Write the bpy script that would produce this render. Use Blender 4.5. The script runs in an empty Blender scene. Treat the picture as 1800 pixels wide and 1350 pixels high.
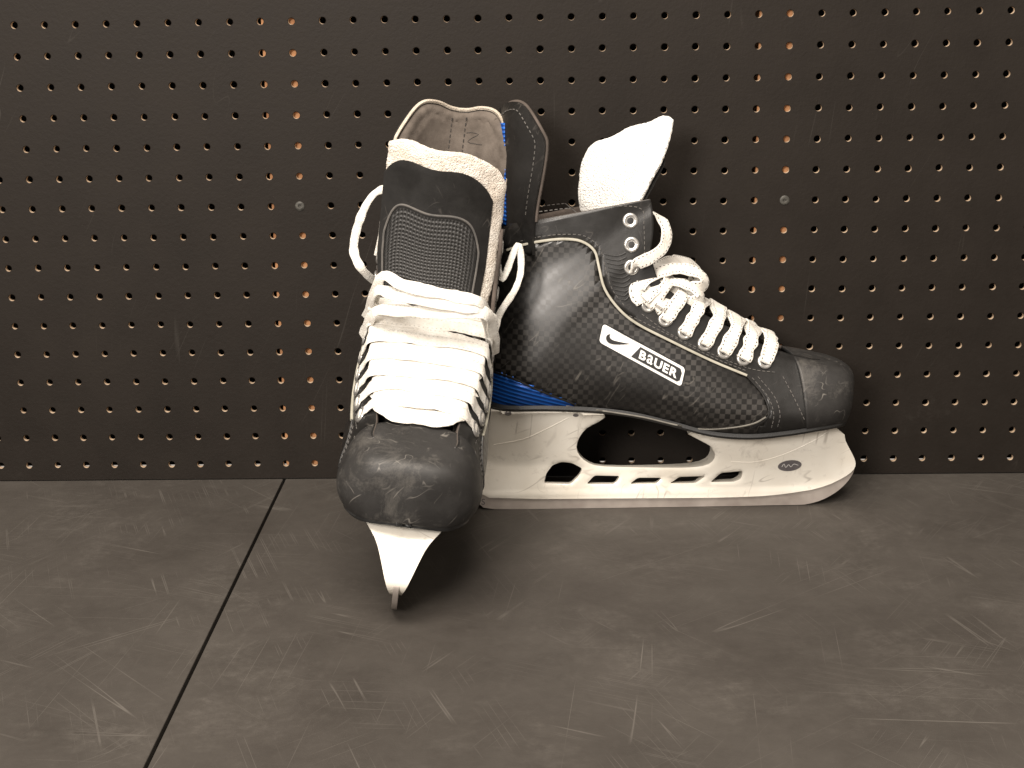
import bpy, bmesh, math, random
from mathutils import Vector, Matrix, noise as mnoise
from mathutils.bvhtree import BVHTree
from mathutils.geometry import delaunay_2d_cdt
random.seed(7)
scene=bpy.context.scene
scene.view_settings.view_transform='Standard'
scene.view_settings.look='None'
scene.view_settings.exposure=0

# ------------------------------------------------------------ camera
F,D,H,PITCH,YAW,ROLL=2787.0,1.3236,0.461,0.27644,-0.02603,-0.01662
OX,Z0,SEAM,PEG=-0.21001,0.01445,-0.23746,0.0254
fw=Vector((math.sin(YAW)*math.cos(PITCH),math.cos(YAW)*math.cos(PITCH),-math.sin(PITCH)))
r0=Vector((math.cos(YAW),-math.sin(YAW),0)); u0=r0.cross(fw)
RT=(math.cos(ROLL)*r0+math.sin(ROLL)*u0).normalized(); UP=RT.cross(fw).normalized()
CAM=Vector((0,-D,H))
cd=bpy.data.cameras.new('camera'); cam=bpy.data.objects.new('camera',cd)
scene.collection.objects.link(cam)
M=Matrix((RT,UP,-fw)).transposed().to_4x4(); M.translation=CAM
cam.matrix_world=M
cd.sensor_width=36; cd.lens=F*36/1800; cd.clip_start=.01; cd.clip_end=100
scene.camera=cam

def ray(px,py):
    return (fw+RT*((px-900)/F)+UP*((675-py)/F)).normalized()

# ------------------------------------------------------------ skate frames
class Frame:
    def __init__(s,O,yaw_u,lean,vside):
        s.O=Vector(O)
        u=Vector(yaw_u).normalized()
        w=Vector(lean).normalized(); w=(w-u*w.dot(u)).normalized()
        v=w.cross(u)
        if v.dot(Vector(vside))<0: v=-v
        s.u,s.v,s.w=u,v,w
        s.R=Matrix((u,v,w)).transposed()
        s.flip=s.R.determinant()<0
    def loc(s,P):
        d=P-s.O
        return Vector((d.dot(s.u),d.dot(s.v),d.dot(s.w)))
    def dirl(s,d): return Vector((d.dot(s.u),d.dot(s.v),d.dot(s.w)))
yb=math.radians(1.2); lb=math.radians(7)
FB=Frame((-0.065,-0.081,0),(math.cos(yb),math.sin(yb),0),(0,math.sin(lb),math.cos(lb)),(0,-1,0))
ya=math.radians(1.8); la=math.radians(8.6)
FA=Frame((-0.1225,-0.004,0),(math.sin(ya),-math.cos(ya),0),(math.sin(la),0,math.cos(la)),(1,0,0))

def tr(px,py,v=0.0):          # measured side-view point of the skate -> (u,w) metres
    o=FB.loc(CAM); d=FB.dirl(ray(px,py))
    t=(v-o.y)/d.y; p=o+d*t
    return (p.x,p.z)
def trA(px,py,u):             # measured front-view point -> local coords of the front-facing skate
    o=FA.loc(CAM); d=FA.dirl(ray(px,py))
    t=(u-o.x)/d.x
    return o+d*t

# ------------------------------------------------------------ maths helpers
def cr(p0,p1,p2,p3,t):
    return tuple(.5*((2*b)+(-a+c)*t+(2*a-5*b+4*c-d)*t*t+(-a+3*b-3*c+d)*t**3) for a,b,c,d in zip(p0,p1,p2,p3))
def spline(pts,n,closed=False,pre=None,post=None):
    pts=[tuple(p) for p in pts]; out=[]
    m=len(pts)
    if closed:
        for i in range(m):
            for j in range(n):
                out.append(cr(pts[i-1],pts[i],pts[(i+1)%m],pts[(i+2)%m],j/n))
        return out
    pre=pre or tuple(2*a-b for a,b in zip(pts[0],pts[1]))
    post=post or tuple(2*a-b for a,b in zip(pts[-1],pts[-2]))
    q=[pre]+pts+[post]
    for i in range(m-1):
        for j in range(n):
            out.append(cr(q[i],q[i+1],q[i+2],q[i+3],j/n))
    out.append(pts[-1])
    return out
def inside(p,poly):
    x,y=p[0],p[1]; c=False; j=len(poly)-1
    for i in range(len(poly)):
        xi,yi=poly[i][0],poly[i][1]; xj,yj=poly[j][0],poly[j][1]
        if (yi>y)!=(yj>y) and x<(xj-xi)*(y-yi)/(yj-yi)+xi: c=not c
        j=i
    return c
def poly_tri(outer,holes,step):
    V=[];E=[]
    for loop in [outer]+holes:
        b=len(V); n=len(loop)
        V+= [Vector((p[0],p[1])) for p in loop]
        E+= [(b+i,b+(i+1)%n) for i in range(n)]
    bd=list(V)
    x0=min(v.x for v in bd);x1=max(v.x for v in bd);y0=min(v.y for v in bd);y1=max(v.y for v in bd)
    y=y0+step*.5; r=0
    while y<y1:
        x=x0+step*(.5 if r%2 else .25)
        while x<x1:
            if inside((x,y),outer) and not any(inside((x,y),h) for h in holes):
                q=Vector((x,y))
                if min((q-b).length_squared for b in bd)>(step*.4)**2: V.append(q)
            x+=step
        y+=step*.87; r+=1
    ov,oe,of,_,_,_=delaunay_2d_cdt(V,E,[],0,1e-7)
    faces=[]
    for f in of:
        c=sum((ov[i] for i in f),Vector((0,0)))/len(f)
        if inside(c,outer) and not any(inside(c,h) for h in holes): faces.append(tuple(f))
    return [tuple(v) for v in ov],faces
def slab(outer,holes,step,front,back):
    v2,f2=poly_tri(outer,holes,step)
    n=len(v2)
    V=[Vector(front(*p)) for p in v2]+[Vector(back(*p)) for p in v2]
    Fs=[]; cnt={}
    for f in f2:
        Fs.append(f); Fs.append(tuple(i+n for i in reversed(f)))
        for a,b in zip(f,f[1:]+f[:1]):
            cnt[(a,b)]=cnt.get((a,b),0)+1
    for (a,b) in list(cnt):
        if (b,a) not in cnt: Fs.append((b,a,a+n,b+n))
    return V,Fs
def sweep(pts,rw,rt,normals=None,n=10,sub=5,closed=False,wob=0.,endk=1.):
    P=[Vector(p) for p in spline(pts,sub,closed)]
    m=len(P)
    N=[Vector(q) for q in spline(normals,sub,closed)] if normals else None
    V=[];UVv=[];L=0; prevN=None
    for i in range(m):
        if closed: T=(P[(i+1)%m]-P[i-1])
        else: T=(P[min(i+1,m-1)]-P[max(i-1,0)])
        T.normalize()
        if N: nn=N[i]
        elif prevN is None: nn=Vector((0.3,0.9,0.2)) if abs(T.y)<.9 else Vector((1,0,0))
        else: nn=prevN
        nn=(nn-T*nn.dot(T)); nn.normalize(); prevN=nn
        B=T.cross(nn)
        if i: L+=(P[i]-P[i-1]).length
        k=1+wob*mnoise.noise(P[i]*140)
        if endk<1:
            e=min(i,m-1-i)/m
            k*=endk+(1-endk)*max(0,min(1,(e-.16)/.10))
        for j in range(n):
            a=2*math.pi*j/n
            ca,sa=math.cos(a),math.sin(a)
            ca=math.copysign(abs(ca)**.7,ca); sa=math.copysign(abs(sa)**.6,sa)
            V.append(P[i]+B*(ca*rw*k)+nn*(sa*rt)); UVv.append((j/n,L))
    Fs=[]
    for i in range(m if closed else m-1):
        for j in range(n):
            a=i*n+j;b=i*n+(j+1)%n;c=((i+1)%m)*n+(j+1)%n;d=((i+1)%m)*n+j
            Fs.append((a,b,c,d))
    if not closed:
        Fs.append(tuple(reversed(range(n)))); Fs.append(tuple(range((m-1)*n,m*n)))
    return V,Fs,UVv
def join(parts):
    V=[];Fs=[];U=[]
    for p in parts:
        b=len(V); V+=list(p[0]); Fs+=[tuple(i+b for i in f) for f in p[1]]
        U+= list(p[2]) if len(p)>2 else [(0,0)]*len(p[0])
    return V,Fs,U

# ------------------------------------------------------------ materials
def new_mat(name):
    m=bpy.data.materials.new(name); m.use_nodes=True
    nt=m.node_tree; b=nt.nodes['Principled BSDF']
    return m,nt,b
def N(nt,t,**kw):
    n=nt.nodes.new(t)
    for k,v in kw.items(): setattr(n,k,v)
    return n
def ramp(nt,fac,stops):
    r=N(nt,'ShaderNodeValToRGB'); e=r.color_ramp.elements
    while len(e)<len(stops): e.new(.5)
    for i,(p,c) in enumerate(stops):
        e[i].position=p; e[i].color=(c,c,c,1) if isinstance(c,(int,float)) else (*c,1)
    nt.links.new(fac,r.inputs[0]); return r.outputs[0]
def math_n(nt,op,a,b=None,c=None):
    m=N(nt,'ShaderNodeMath',operation=op)
    for i,x in enumerate((a,b,c)):
        if x is None: continue
        if isinstance(x,(int,float)): m.inputs[i].default_value=x
        else: nt.links.new(x,m.inputs[i])
    return m.outputs[0]
def mixc(nt,fac,a,b):
    m=N(nt,'ShaderNodeMix',data_type='RGBA')
    for s,x in ((m.inputs[0],fac),(m.inputs[6],a),(m.inputs[7],b)):
        if isinstance(x,(int,float)): s.default_value=x
        elif isinstance(x,tuple): s.default_value=(*x,1)
        else: nt.links.new(x,s)
    return m.outputs[2]
def noise(nt,scale,detail=4,rough=.6,vec=None,dist=0):
    n=N(nt,'ShaderNodeTexNoise'); n.inputs['Scale'].default_value=scale
    n.inputs['Detail'].default_value=detail; n.inputs['Roughness'].default_value=rough
    n.inputs['Distortion'].default_value=dist
    if vec is None:
        tc=N(nt,'ShaderNodeTexCoord'); vec=tc.outputs['Object']
    nt.links.new(vec,n.inputs['Vector']); return n.outputs[0]
def bump(nt,b,h,strength,dist=.001):
    bn=N(nt,'ShaderNodeBump'); bn.inputs['Strength'].default_value=strength; bn.inputs['Distance'].default_value=dist
    nt.links.new(h,bn.inputs['Height']); nt.links.new(bn.outputs[0],b.inputs['Normal'])
def simple(name,c1,c2,rough,scale=60,bs=.2,bscale=900,metal=0,spec=.5,bd=.0004,rv=.12):
    m,nt,b=new_mat(name)
    n=noise(nt,scale,3,.65)
    f=ramp(nt,n,[(.35,0.),(.68,1.)])
    nt.links.new(mixc(nt,f,c1,c2),b.inputs['Base Color'])
    rr=N(nt,'ShaderNodeMapRange'); rr.inputs['To Min'].default_value=rough-rv; rr.inputs['To Max'].default_value=rough+rv
    nt.links.new(n,rr.inputs[0]); nt.links.new(rr.outputs[0],b.inputs['Roughness'])
    b.inputs['Metallic'].default_value=metal
    b.inputs['Specular IOR Level'].default_value=spec
    if bs: bump(nt,b,noise(nt,bscale,2,.6),bs,bd)
    return m
def scratches(nt,coord,rots,long_,across,thr,wid,mscale=12,seed=0.):
    """thin broken lines: level lines of strongly stretched 3-D noise"""
    tot=None
    for i,a in enumerate(rots):
        if not isinstance(a,tuple): a=(0,0,a)
        mp=N(nt,'ShaderNodeMapping'); mp.inputs['Rotation'].default_value=tuple(math.radians(x) for x in a)
        mp.inputs['Location'].default_value=(seed+i*3.7,seed+i*1.9,i*.7)
        nt.links.new(coord,mp.inputs[0])
        m2=N(nt,'ShaderNodeMapping'); m2.inputs['Scale'].default_value=(long_,across,across)
        nt.links.new(mp.outputs[0],m2.inputs[0])
        n=noise(nt,1,0,.5,m2.outputs[0])
        r=math_n(nt,'SUBTRACT',1.0,math_n(nt,'MULTIPLY',math_n(nt,'ABSOLUTE',math_n(nt,'SUBTRACT',n,.56)),1/wid))
        r=math_n(nt,'MAXIMUM',r,0.)
        mk=noise(nt,mscale*(1+.2*i),1,.5,mp.outputs[0])
        mk=ramp(nt,mk,[(thr,0.),(thr+.12,1.)])
        r=math_n(nt,'MULTIPLY',r,mk)
        tot=r if tot is None else math_n(nt,'MAXIMUM',tot,r)
    return tot
def leather_mat(name,base,rough,scuff,amt,blot=0.,spec=.5):
    m,nt,b=new_mat(name)
    tc=N(nt,'ShaderNodeTexCoord').outputs['Object']
    n=noise(nt,45,4,.7); f=ramp(nt,n,[(.4,0.),(.75,1.)])
    col=mixc(nt,f,base,tuple(x*1.5+.002 for x in base))
    s=scratches(nt,tc,[(20,30,35),(70,-20,110)],3,150,.60,.03,60)
    s=math_n(nt,'MULTIPLY',s,amt)
    if blot:
        bl=ramp(nt,noise(nt,30,6,.8,None,.4),[(.52,0.),(.74,1.)])
        s=math_n(nt,'MAXIMUM',s,math_n(nt,'MULTIPLY',bl,blot))
    col2=mixc(nt,s,col,scuff)
    nt.links.new(col2,b.inputs['Base Color'])
    nt.links.new(math_n(nt,'ADD',math_n(nt,'MULTIPLY',n,.3),rough-.12),b.inputs['Roughness'])
    b.inputs['Specular IOR Level'].default_value=spec
    h=math_n(nt,'ADD',noise(nt,1400,1,.5),math_n(nt,'MULTIPLY',noise(nt,55,2,.5),5.))
    bump(nt,b,h,.22,.0003)
    return m
MAT={}
MAT['leather']=leather_mat('black_leather',(.008,.0075,.007),.38,(.2,.18,.16),.2)
MAT['cap']=leather_mat('toe_cap_plastic',(.016,.015,.0142),.52,(.27,.25,.22),.5,.22,.42)
MAT['sole']=simple('black_sole',(.008,.008,.008),(.015,.015,.015),.45)
def carbon():
    m,nt,b=new_mat('checked_composite')
    uv=N(nt,'ShaderNodeUVMap'); uv.uv_map='skate'
    ch=N(nt,'ShaderNodeTexChecker'); ch.inputs['Scale'].default_value=240
    mp=N(nt,'ShaderNodeMapping'); mp.inputs['Rotation'].default_value=(0,0,.06); mp.inputs['Location'].default_value=(.0003,.0011,.001)
    nt.links.new(uv.outputs[0],mp.inputs[0]); nt.links.new(mp.outputs[0],ch.inputs['Vector'])
    n=noise(nt,22,2,.5)
    f=ramp(nt,n,[(.38,.2),(.60,1.)])
    k=math_n(nt,'MULTIPLY',ch.outputs['Fac'],f)
    col=mixc(nt,k,(.0055,.005,.0046),(.032,.029,.026))
    tc=N(nt,'ShaderNodeTexCoord').outputs['Object']
    s=scratches(nt,tc,[(10,40,20),(80,0,60)],4,150,.60,.03,50)
    col=mixc(nt,math_n(nt,'MULTIPLY',s,.3),col,(.25,.23,.2))
    nt.links.new(col,b.inputs['Base Color'])
    nt.links.new(math_n(nt,'ADD',math_n(nt,'MULTIPLY',k,.14),.32),b.inputs['Roughness'])
    b.inputs['Coat Weight'].default_value=.28; b.inputs['Coat Roughness'].default_value=.33
    bump(nt,b,noise(nt,40,2,.5),.2,.001)
    return m
MAT['carbon']=carbon()
MAT['lining']=simple('suede_lining',(.06,.05,.043),(.11,.09,.078),.95,40,.5,700,spec=.1)
MAT['suede']=simple('grey_suede',(.085,.071,.060),(.138,.117,.100),.95,55,.5,900,spec=.1)
MAT['felt']=simple('white_felt',(.76,.74,.70),(.85,.83,.79),.98,50,1.,600,spec=.05,bd=.0022)
MAT['feltA']=simple('cream_felt',(.60,.53,.45),(.80,.75,.68),.98,70,1.,800,spec=.05,bd=.002)
MAT['felt2']=simple('worn_felt',(.36,.31,.25),(.58,.52,.44),.98,60,1.,900,spec=.05,bd=.0015)
MAT['piping']=simple('silver_piping',(.30,.285,.23),(.40,.38,.32),.45,80,.1)
MAT['soleline']=simple('grey_piping',(.13,.12,.105),(.19,.18,.155),.5,80,.1)
MAT['stitch']=simple('grey_thread',(.07,.066,.062),(.12,.11,.10),.8,80,.1)
MAT['darkthread']=simple('dark_thread',(.02,.017,.015),(.035,.03,.027),.8,80,.1)
def plastic():
    m,nt,b=new_mat('white_plastic')
    n=noise(nt,20,4,.6)
    col=mixc(nt,ramp(nt,n,[(.4,0.),(.7,1.)]),(.77,.735,.66),(.69,.645,.56))
    tc=N(nt,'ShaderNodeTexCoord').outputs['Object']
    s=scratches(nt,tc,[(15,10,20),(60,50,80)],4,100,.54,.03,35)
    bl=ramp(nt,noise(nt,60,5,.8,None,.6),[(.56,0.),(.75,1.)])
    s=math_n(nt,'MAXIMUM',math_n(nt,'MULTIPLY',s,.5),math_n(nt,'MULTIPLY',bl,.38))
    nt.links.new(mixc(nt,s,col,(.20,.165,.14)),b.inputs['Base Color'])
    b.inputs['Roughness'].default_value=.27
    b.inputs['Coat Weight'].default_value=.3; b.inputs['Coat Roughness'].default_value=.12
    return m
MAT['plastic']=plastic()
MAT['steel']=simple('blade_steel',(.36,.315,.285),(.50,.45,.41),.33,30,.15,300,metal=.6)
MAT['eyelet']=simple('eyelet_metal',(.45,.44,.42),(.6,.59,.57),.3,200,.3,500,metal=.8)
MAT['print_hole_black']=simple('black_print_and_hole_shade',(.008,.008,.008),(.014,.014,.014),.4,60,0)
MAT['whiteprint']=simple('white_print',(.76,.75,.72),(.82,.81,.78),.4,60,0)
MAT['greyprint']=simple('grey_print',(.10,.09,.095),(.14,.13,.13),.4,60,0)
def blue():
    m,nt,b=new_mat('metallic_blue')
    uv=N(nt,'ShaderNodeUVMap'); uv.uv_map='skate'
    sp=N(nt,'ShaderNodeSeparateXYZ'); nt.links.new(uv.outputs[0],sp.inputs[0])
    w=math_n(nt,'SINE',math_n(nt,'MULTIPLY',math_n(nt,'ADD',sp.outputs[1],math_n(nt,'MULTIPLY',sp.outputs[0],.28)),1900))
    col=mixc(nt,ramp(nt,w,[(.0,0.),(.9,1.)]),(.004,.040,.20),(.012,.12,.50))
    nt.links.new(col,b.inputs['Base Color']); b.inputs['Metallic'].default_value=.35; b.inputs['Roughness'].default_value=.32
    bump(nt,b,w,.4,.0005)
    return m
MAT['blue']=blue()
def meshfab():
    m,nt,b=new_mat('black_mesh_fabric')
    tc=N(nt,'ShaderNodeUVMap'); tc.uv_map='skate'
    v=N(nt,'ShaderNodeTexVoronoi'); v.inputs['Scale'].default_value=400; v.inputs['Randomness'].default_value=.12
    nt.links.new(tc.outputs[0],v.inputs['Vector'])
    f=ramp(nt,v.outputs['Distance'],[(.15,0.),(.5,1.)])
    nt.links.new(mixc(nt,f,(.003,.003,.003),(.035,.034,.033)),b.inputs['Base Color'])
    b.inputs['Roughness'].default_value=.5
    bump(nt,b,f,.7,.001)
    return m
MAT['mesh']=meshfab()
def lace_mat(name,amt):
    m,nt,b=new_mat(name)
    uv=N(nt,'ShaderNodeUVMap'); uv.uv_map='skate'
    sp=N(nt,'ShaderNodeSeparateXYZ'); nt.links.new(uv.outputs[0],sp.inputs[0])
    x,y=sp.outputs[0],sp.outputs[1]
    d=math_n(nt,'GREATER_THAN',math_n(nt,'SINE',math_n(nt,'MULTIPLY',y,1900)),.35)
    def near(c,w): return math_n(nt,'LESS_THAN',math_n(nt,'ABSOLUTE',math_n(nt,'SUBTRACT',x,c)),w)
    band=math_n(nt,'MAXIMUM',math_n(nt,'MAXIMUM',near(.14,.02),near(.36,.02)),near(.75,.03))
    dots=math_n(nt,'MULTIPLY',band,d)
    n=noise(nt,90,4,.7)
    col=mixc(nt,ramp(nt,n,[(.35,0.),(.7,1.)]),(.79,.77,.72),(.61,.57,.51))
    col=mixc(nt,math_n(nt,'MULTIPLY',dots,amt),col,(.05,.045,.04))
    nt.links.new(col,b.inputs['Base Color']); b.inputs['Roughness'].default_value=.95
    b.inputs['Specular IOR Level'].default_value=.1
    bump(nt,b,noise(nt,1100,2,.6),.9,.0010)
    return m
MAT['lace']=lace_mat('speckled_woven_lace',.95)
MAT['laceA']=lace_mat('white_woven_lace',.3)

def add_mesh(name,V,Fs,mats,parent=None,frame=None,uvs=None,smooth=35,face_mats=None,weld=0):
    me=bpy.data.meshes.new(name)
    if frame:
        VV=[frame.R@Vector(v) for v in V]
        FF=[tuple(reversed(f)) for f in Fs] if frame.flip else Fs
    else: VV,FF=V,Fs
    me.from_pydata([tuple(v) for v in VV],[],[tuple(f) for f in FF])
    for m in mats: me.materials.append(MAT[m] if isinstance(m,str) else m)
    if face_mats: me.polygons.foreach_set('material_index',face_mats)
    uv=me.uv_layers.new(name='skate')
    vi=[0]*len(me.loops); me.loops.foreach_get('vertex_index',vi)
    if uvs is None: uvs=[(v[0],v[2]) for v in V]
    flat=[]
    for i in vi: flat+= [uvs[i][0],uvs[i][1]]
    uv.data.foreach_set('uv',flat)
    me.update()
    if weld:
        bm=bmesh.new(); bm.from_mesh(me); bmesh.ops.remove_doubles(bm,verts=bm.verts,dist=weld); bm.to_mesh(me); bm.free()
    if smooth:
        me.polygons.foreach_set('use_smooth',[True]*len(me.polygons))
        me.set_sharp_from_angle(angle=math.radians(smooth))
    o=bpy.data.objects.new(name,me); scene.collection.objects.link(o)
    if parent: o.parent=parent
    return o
def fix_normals(o):
    bm=bmesh.new(); bm.from_mesh(o.data); bmesh.ops.recalc_face_normals(bm,faces=bm.faces); bm.to_mesh(o.data); bm.free()

# ------------------------------------------------------------ boot surface
mm=.001
ST=[ # P(px,py) Q(px,py) b W1 W2 g heel
 ((1488,724),(1492,684),.02,.02,.02,0,0),
 ((1488,735),(1491,656),18,24,22,0,0),
 ((1483,742),(1485,642),29,36,33,0,0),
 ((1468,746),(1468,633),37,44,40,0,0),
 ((1435,752),(1432,624),42,49,44,27,0),
 ((1385,760),(1380,614),43,51,45,29,0),
 ((1320,766),(1338,604),42,53,47,32,0),
 ((1250,761),(1292,580),39,54,50,37,0),
 ((1180,743),(1240,553),36,52,51,41,0),
 ((1110,727),(1195,524),34,49,50,44,0),
 ((1040,719),(1160,494),32,46,48,46,0),
 ((960,716),(1148,463),32,44,47,46,0),
 ((885,714),(1145,437),30,43,46,46,.1),
 ((850,694),(1148,414),22,42,46,46,.7),
 ((843,640),(1149,395),20,41,45,46,1),
 ((852,570),(1148,377),20,39,44,46,1),
 ((868,500),(1146,362),20,38,44,45,1),
 ((890,392),(1143,350),20,42,46,45,1)]
stn=[]
for i,(P,Q,b,W1,W2,g,h) in enumerate(ST):
    vb=b*mm*(1-h); P2=tr(*P,vb)
    Q2=tr(*Q,(g if i>5 else 0)*mm)
    stn.append((P2[0],P2[1],Q2[0],Q2[1],b*mm,W1*mm,W2*mm,g*mm,h))
NS=len(stn)
def station(k):
    i=min(int(k),NS-2); t=k-i
    g=lambda j: stn[max(0,min(NS-1,j))]
    p0=g(i-1) if i>0 else tuple([a if j in(0,1,2,3) else -a for j,a in enumerate(stn[1])])
    p3=g(i+2) if i<NS-2 else tuple(2*a-b for a,b in zip(stn[-1],stn[-2]))
    return list(cr(p0,g(i),g(i+1),p3,t))
def section(k,cap,n=8):
    Pu,Pw,Qu,Qw,b,W1,W2,g,h=station(k)
    h=max(0,min(1,h))
    if cap: c=[(0,0),(0,.55*b),(.02,b),(.3,W1),(.70,W2),(.95,.70*W2),(1,0)]
    else:
        a1=[(0,0),(0,.55*b),(.01,b),(.24,W1),(.6,W2),(.87,.5*(W2+g)+.0005),(1,g)]
        a2=[(0,0),(.012,.32*W1),(.06,.62*W1),(.25,.97*W1),(.6,W2),(.87,.5*(W2+g)+.0005),(1,g)]
        c=[(x[0]*(1-h)+y[0]*h,x[1]*(1-h)+y[1]*h) for x,y in zip(a1,a2)]
    post=(c[-2][0],-c[-2][1]) if cap else None
    sp=spline(c,n,pre=(c[1][0],-c[1][1]),post=post)
    half=[(Pu+(Qu-Pu)*s,v,Pw+(Qw-Pw)*s) for s,v in sp]
    left=[(p[0],-p[1],p[2]) for p in half[:0:-1]]
    return left+half
def grid_mesh(rows,wrap=False):
    V=[Vector(p) for r in rows for p in r]; n=len(rows[0]); Fs=[]
    for i in range(len(rows)-1):
        for j in range(n-1):
            j2=j+1
            if wrap and j2==n-1: j2=0
            Fs.append((i*n+j,i*n+j2,(i+1)*n+j2,(i+1)*n+j))
    s=0
    for f in Fs[::7]:
        a,b,c=V[f[0]],V[f[1]],V[f[2]]
        nn=(b-a).cross(c-a)
        s+=nn.y*(1 if a.y>0 else -1)
    if s<0: Fs=[tuple(reversed(f)) for f in Fs]
    return V,Fs,n
def vnormals(V,Fs):
    ns=[Vector() for _ in V]
    for f in Fs:
        nn=(V[f[2]]-V[f[0]]).cross(V[f[3]]-V[f[1]]) if len(f)==4 else (V[f[1]]-V[f[0]]).cross(V[f[2]]-V[f[0]])
        for i in f: ns[i]+=nn
    return [n.normalized() if n.length>0 else Vector((0,0,1)) for n in ns]
def sub(V,Fs):
    m={};nv=[];nf=[]
    for f in Fs:
        g=[]
        for i in f:
            if i not in m: m[i]=len(nv); nv.append(V[i])
            g.append(m[i])
        nf.append(tuple(g))
    return nv,nf

KS=10
rows=[section(4.05+ (NS-1-4.05)*i/((NS-5)*KS),False,10) for i in range((NS-5)*KS+1)]
SV,SF,SN=grid_mesh(rows)
nk=50
caprows=[]
for i in range(nk+1):
    f=i/nk
    row=[]
    n2=2*6*9+1
    for j in range(n2):
        q=abs(j-(n2-1)/2)/((n2-1)/2)
        kmax=4.15+.95*q**1.2
        row.append((f**.9)*kmax)
    caprows.append(row)
secache={}
def sec_at(k,j):
    a=int(k*40)/40.0; b=a+1/40; t=(k-a)*40
    for x in (a,b):
        if x not in secache: secache[x]=section(x,True,9)
    p,q=secache[a][j],secache[b][j]
    return tuple(p[i]*(1-t)+q[i]*t for i in range(3))
CR=[[sec_at(k,j) for j,k in enumerate(r)] for r in caprows]
CV,CF,CN=grid_mesh(CR,True)
cn=vnormals(CV,CF)
for i in range(CN): cn[i]=Vector((1,0,.1)).normalized()
for i in range(1,nk+1): cn[i*CN+CN-1]=cn[i*CN]=Vector((cn[i*CN].x,0,cn[i*CN].z)).normalized()
CV=[v+n*.0014 for v,n in zip(CV,cn)]
CV,CF=sub(CV,CF)
allV=SV+CV; allF=SF+[tuple(i+len(SV) for i in f) for f in CF]
boot_bvh=BVHTree.FromPolygons(allV,allF)

def hit(px,py,off=0.0,bvh=boot_bvh):
    o=FB.loc(CAM); d=FB.dirl(ray(px,py)).normalized()
    h=bvh.ray_cast(o,d)
    if h[0] is None:
        uw=tr(px,py,.045); return Vector((uw[0],.045+off,uw[1])),Vector((0,1,0))
    n=h[1]
    if n.dot(d)>0: n=-n
    return h[0]+n*off,n
def hpoly(pts):
    return [(lambda h:(h.x,h.z))(hit(x,y)[0]) for x,y in pts]

pipe_px=[(893,440),(915,432),(950,424),(990,420),(1022,424),(1045,441),(1053,470),(1063,508),(1088,543),(1120,569),(1180,600),(1250,634),(1312,660)]
pipe_sm=spline(pipe_px,4)
pipe_uw=hpoly(pipe_sm)
x_back=-.05
ankle_poly=[(x_back,pipe_uw[0][1]-.002)]+pipe_uw+hpoly([(1345,700),(1352,722),(1345,738),(1330,760)])+[(.33,.03),(.34,.2),(.25,.4),(x_back,.4)]
blue_px=spline([(838,642),(865,652),(900,664),(950,687),(1012,711)],4)
blue_uw=hpoly(blue_px)
blue_poly=[(-.05,blue_uw[0][1])]+blue_uw+[(blue_uw[-1][0]+.004,0),(-.05,0)]
groups={'quarter':[], 'ankle_panel':[], 'heel_insert':[]}
for f in SF:
    c=(SV[f[0]]+SV[f[2]])/2
    if inside((c.x,c.z),blue_poly): groups['heel_insert'].append(f)
    elif inside((c.x,c.z),ankle_poly): groups['ankle_panel'].append(f)
    else: groups['quarter'].append(f)

PARTS=[]
PARTS.append(('quarter',*sub(SV,groups['quarter']),['carbon','lining'],None,{'solid':.0025}))
PARTS.append(('ankle_panel',*sub(SV,groups['ankle_panel']),['leather','lining'],None,{'solid':.003}))
PARTS.append(('heel_insert',*sub(SV,groups['heel_insert']),['blue','sole'],None,{'solid':.0025}))
PARTS.append(('toe_cap',CV,CF,['cap','sole'],None,{'solid':.0022,'weld':.0002,'sm':60}))

def both(name,a,mats,opt={}):  # outer side and mirrored inner side, one part each
    PARTS.append((name,*a,mats,dict(opt)))
    V=[Vector((v[0],-v[1],v[2])) for v in a[0]]; Fs=[tuple(reversed(f)) for f in a[1]]
    PARTS.append((name,V,Fs,a[2],mats,dict(opt)))
def cord(pxs,r,off=.0005,hitn=4,flat=None):
    pts=[];ns=[]
    for x,y in spline(pxs,hitn):
        p,n=hit(x,y,off); pts.append(p); ns.append(n)
    return sweep(pts,r,flat or r,ns,8,1)
both('piping',cord(pipe_px,.0011,.0007),['piping'])
both('heel_seam',cord([(838,642),(865,652),(900,664),(950,687),(1010,710)],.0008,.0003),['leather'])
def dashes(pxs,r=.00035,on=.0024,gap=.0016,off=.0003):
    P=[];Nn=[]
    for x,y in spline(pxs,8):
        p,n=hit(x,y,off); P.append(p);Nn.append(n)
    out=[];cum=[0];L=0
    for a,b in zip(P,P[1:]): L+=(b-a).length; cum.append(L)
    def at(s):
        for i in range(len(cum)-1):
            if cum[i+1]>=s:
                t=(s-cum[i])/max(1e-9,cum[i+1]-cum[i]); return P[i].lerp(P[i+1],t),Nn[i]
        return P[-1],Nn[-1]
    s=0
    while s+on<L:
        a,n=at(s);b,_=at(s+on)
        out.append(sweep([a,b],r,r*.8,[n,n],6,1)); s+=on+gap
    return join(out)
st_lines=[[(948,372),(1000,366),(1060,363),(1125,366),(1132,400),(1133,470)],
 [(915,424),(950,416),(990,412),(1028,415),(1054,436),(1064,470),(1076,508),(1098,538)],
 [(1128,552),(1180,588),(1250,622),(1318,648),(1366,655)],
 [(1098,552),(1120,561),(1182,592),(1250,627),(1312,652)],
 [(1322,664),(1350,698),(1360,728),(1356,752)],
 [(1332,662),(1361,697),(1371,728),(1367,750)],
 [(1376,662),(1396,700),(1416,742)]]
both('stitching',join([dashes(l) for l in st_lines]),['stitch'])
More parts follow.
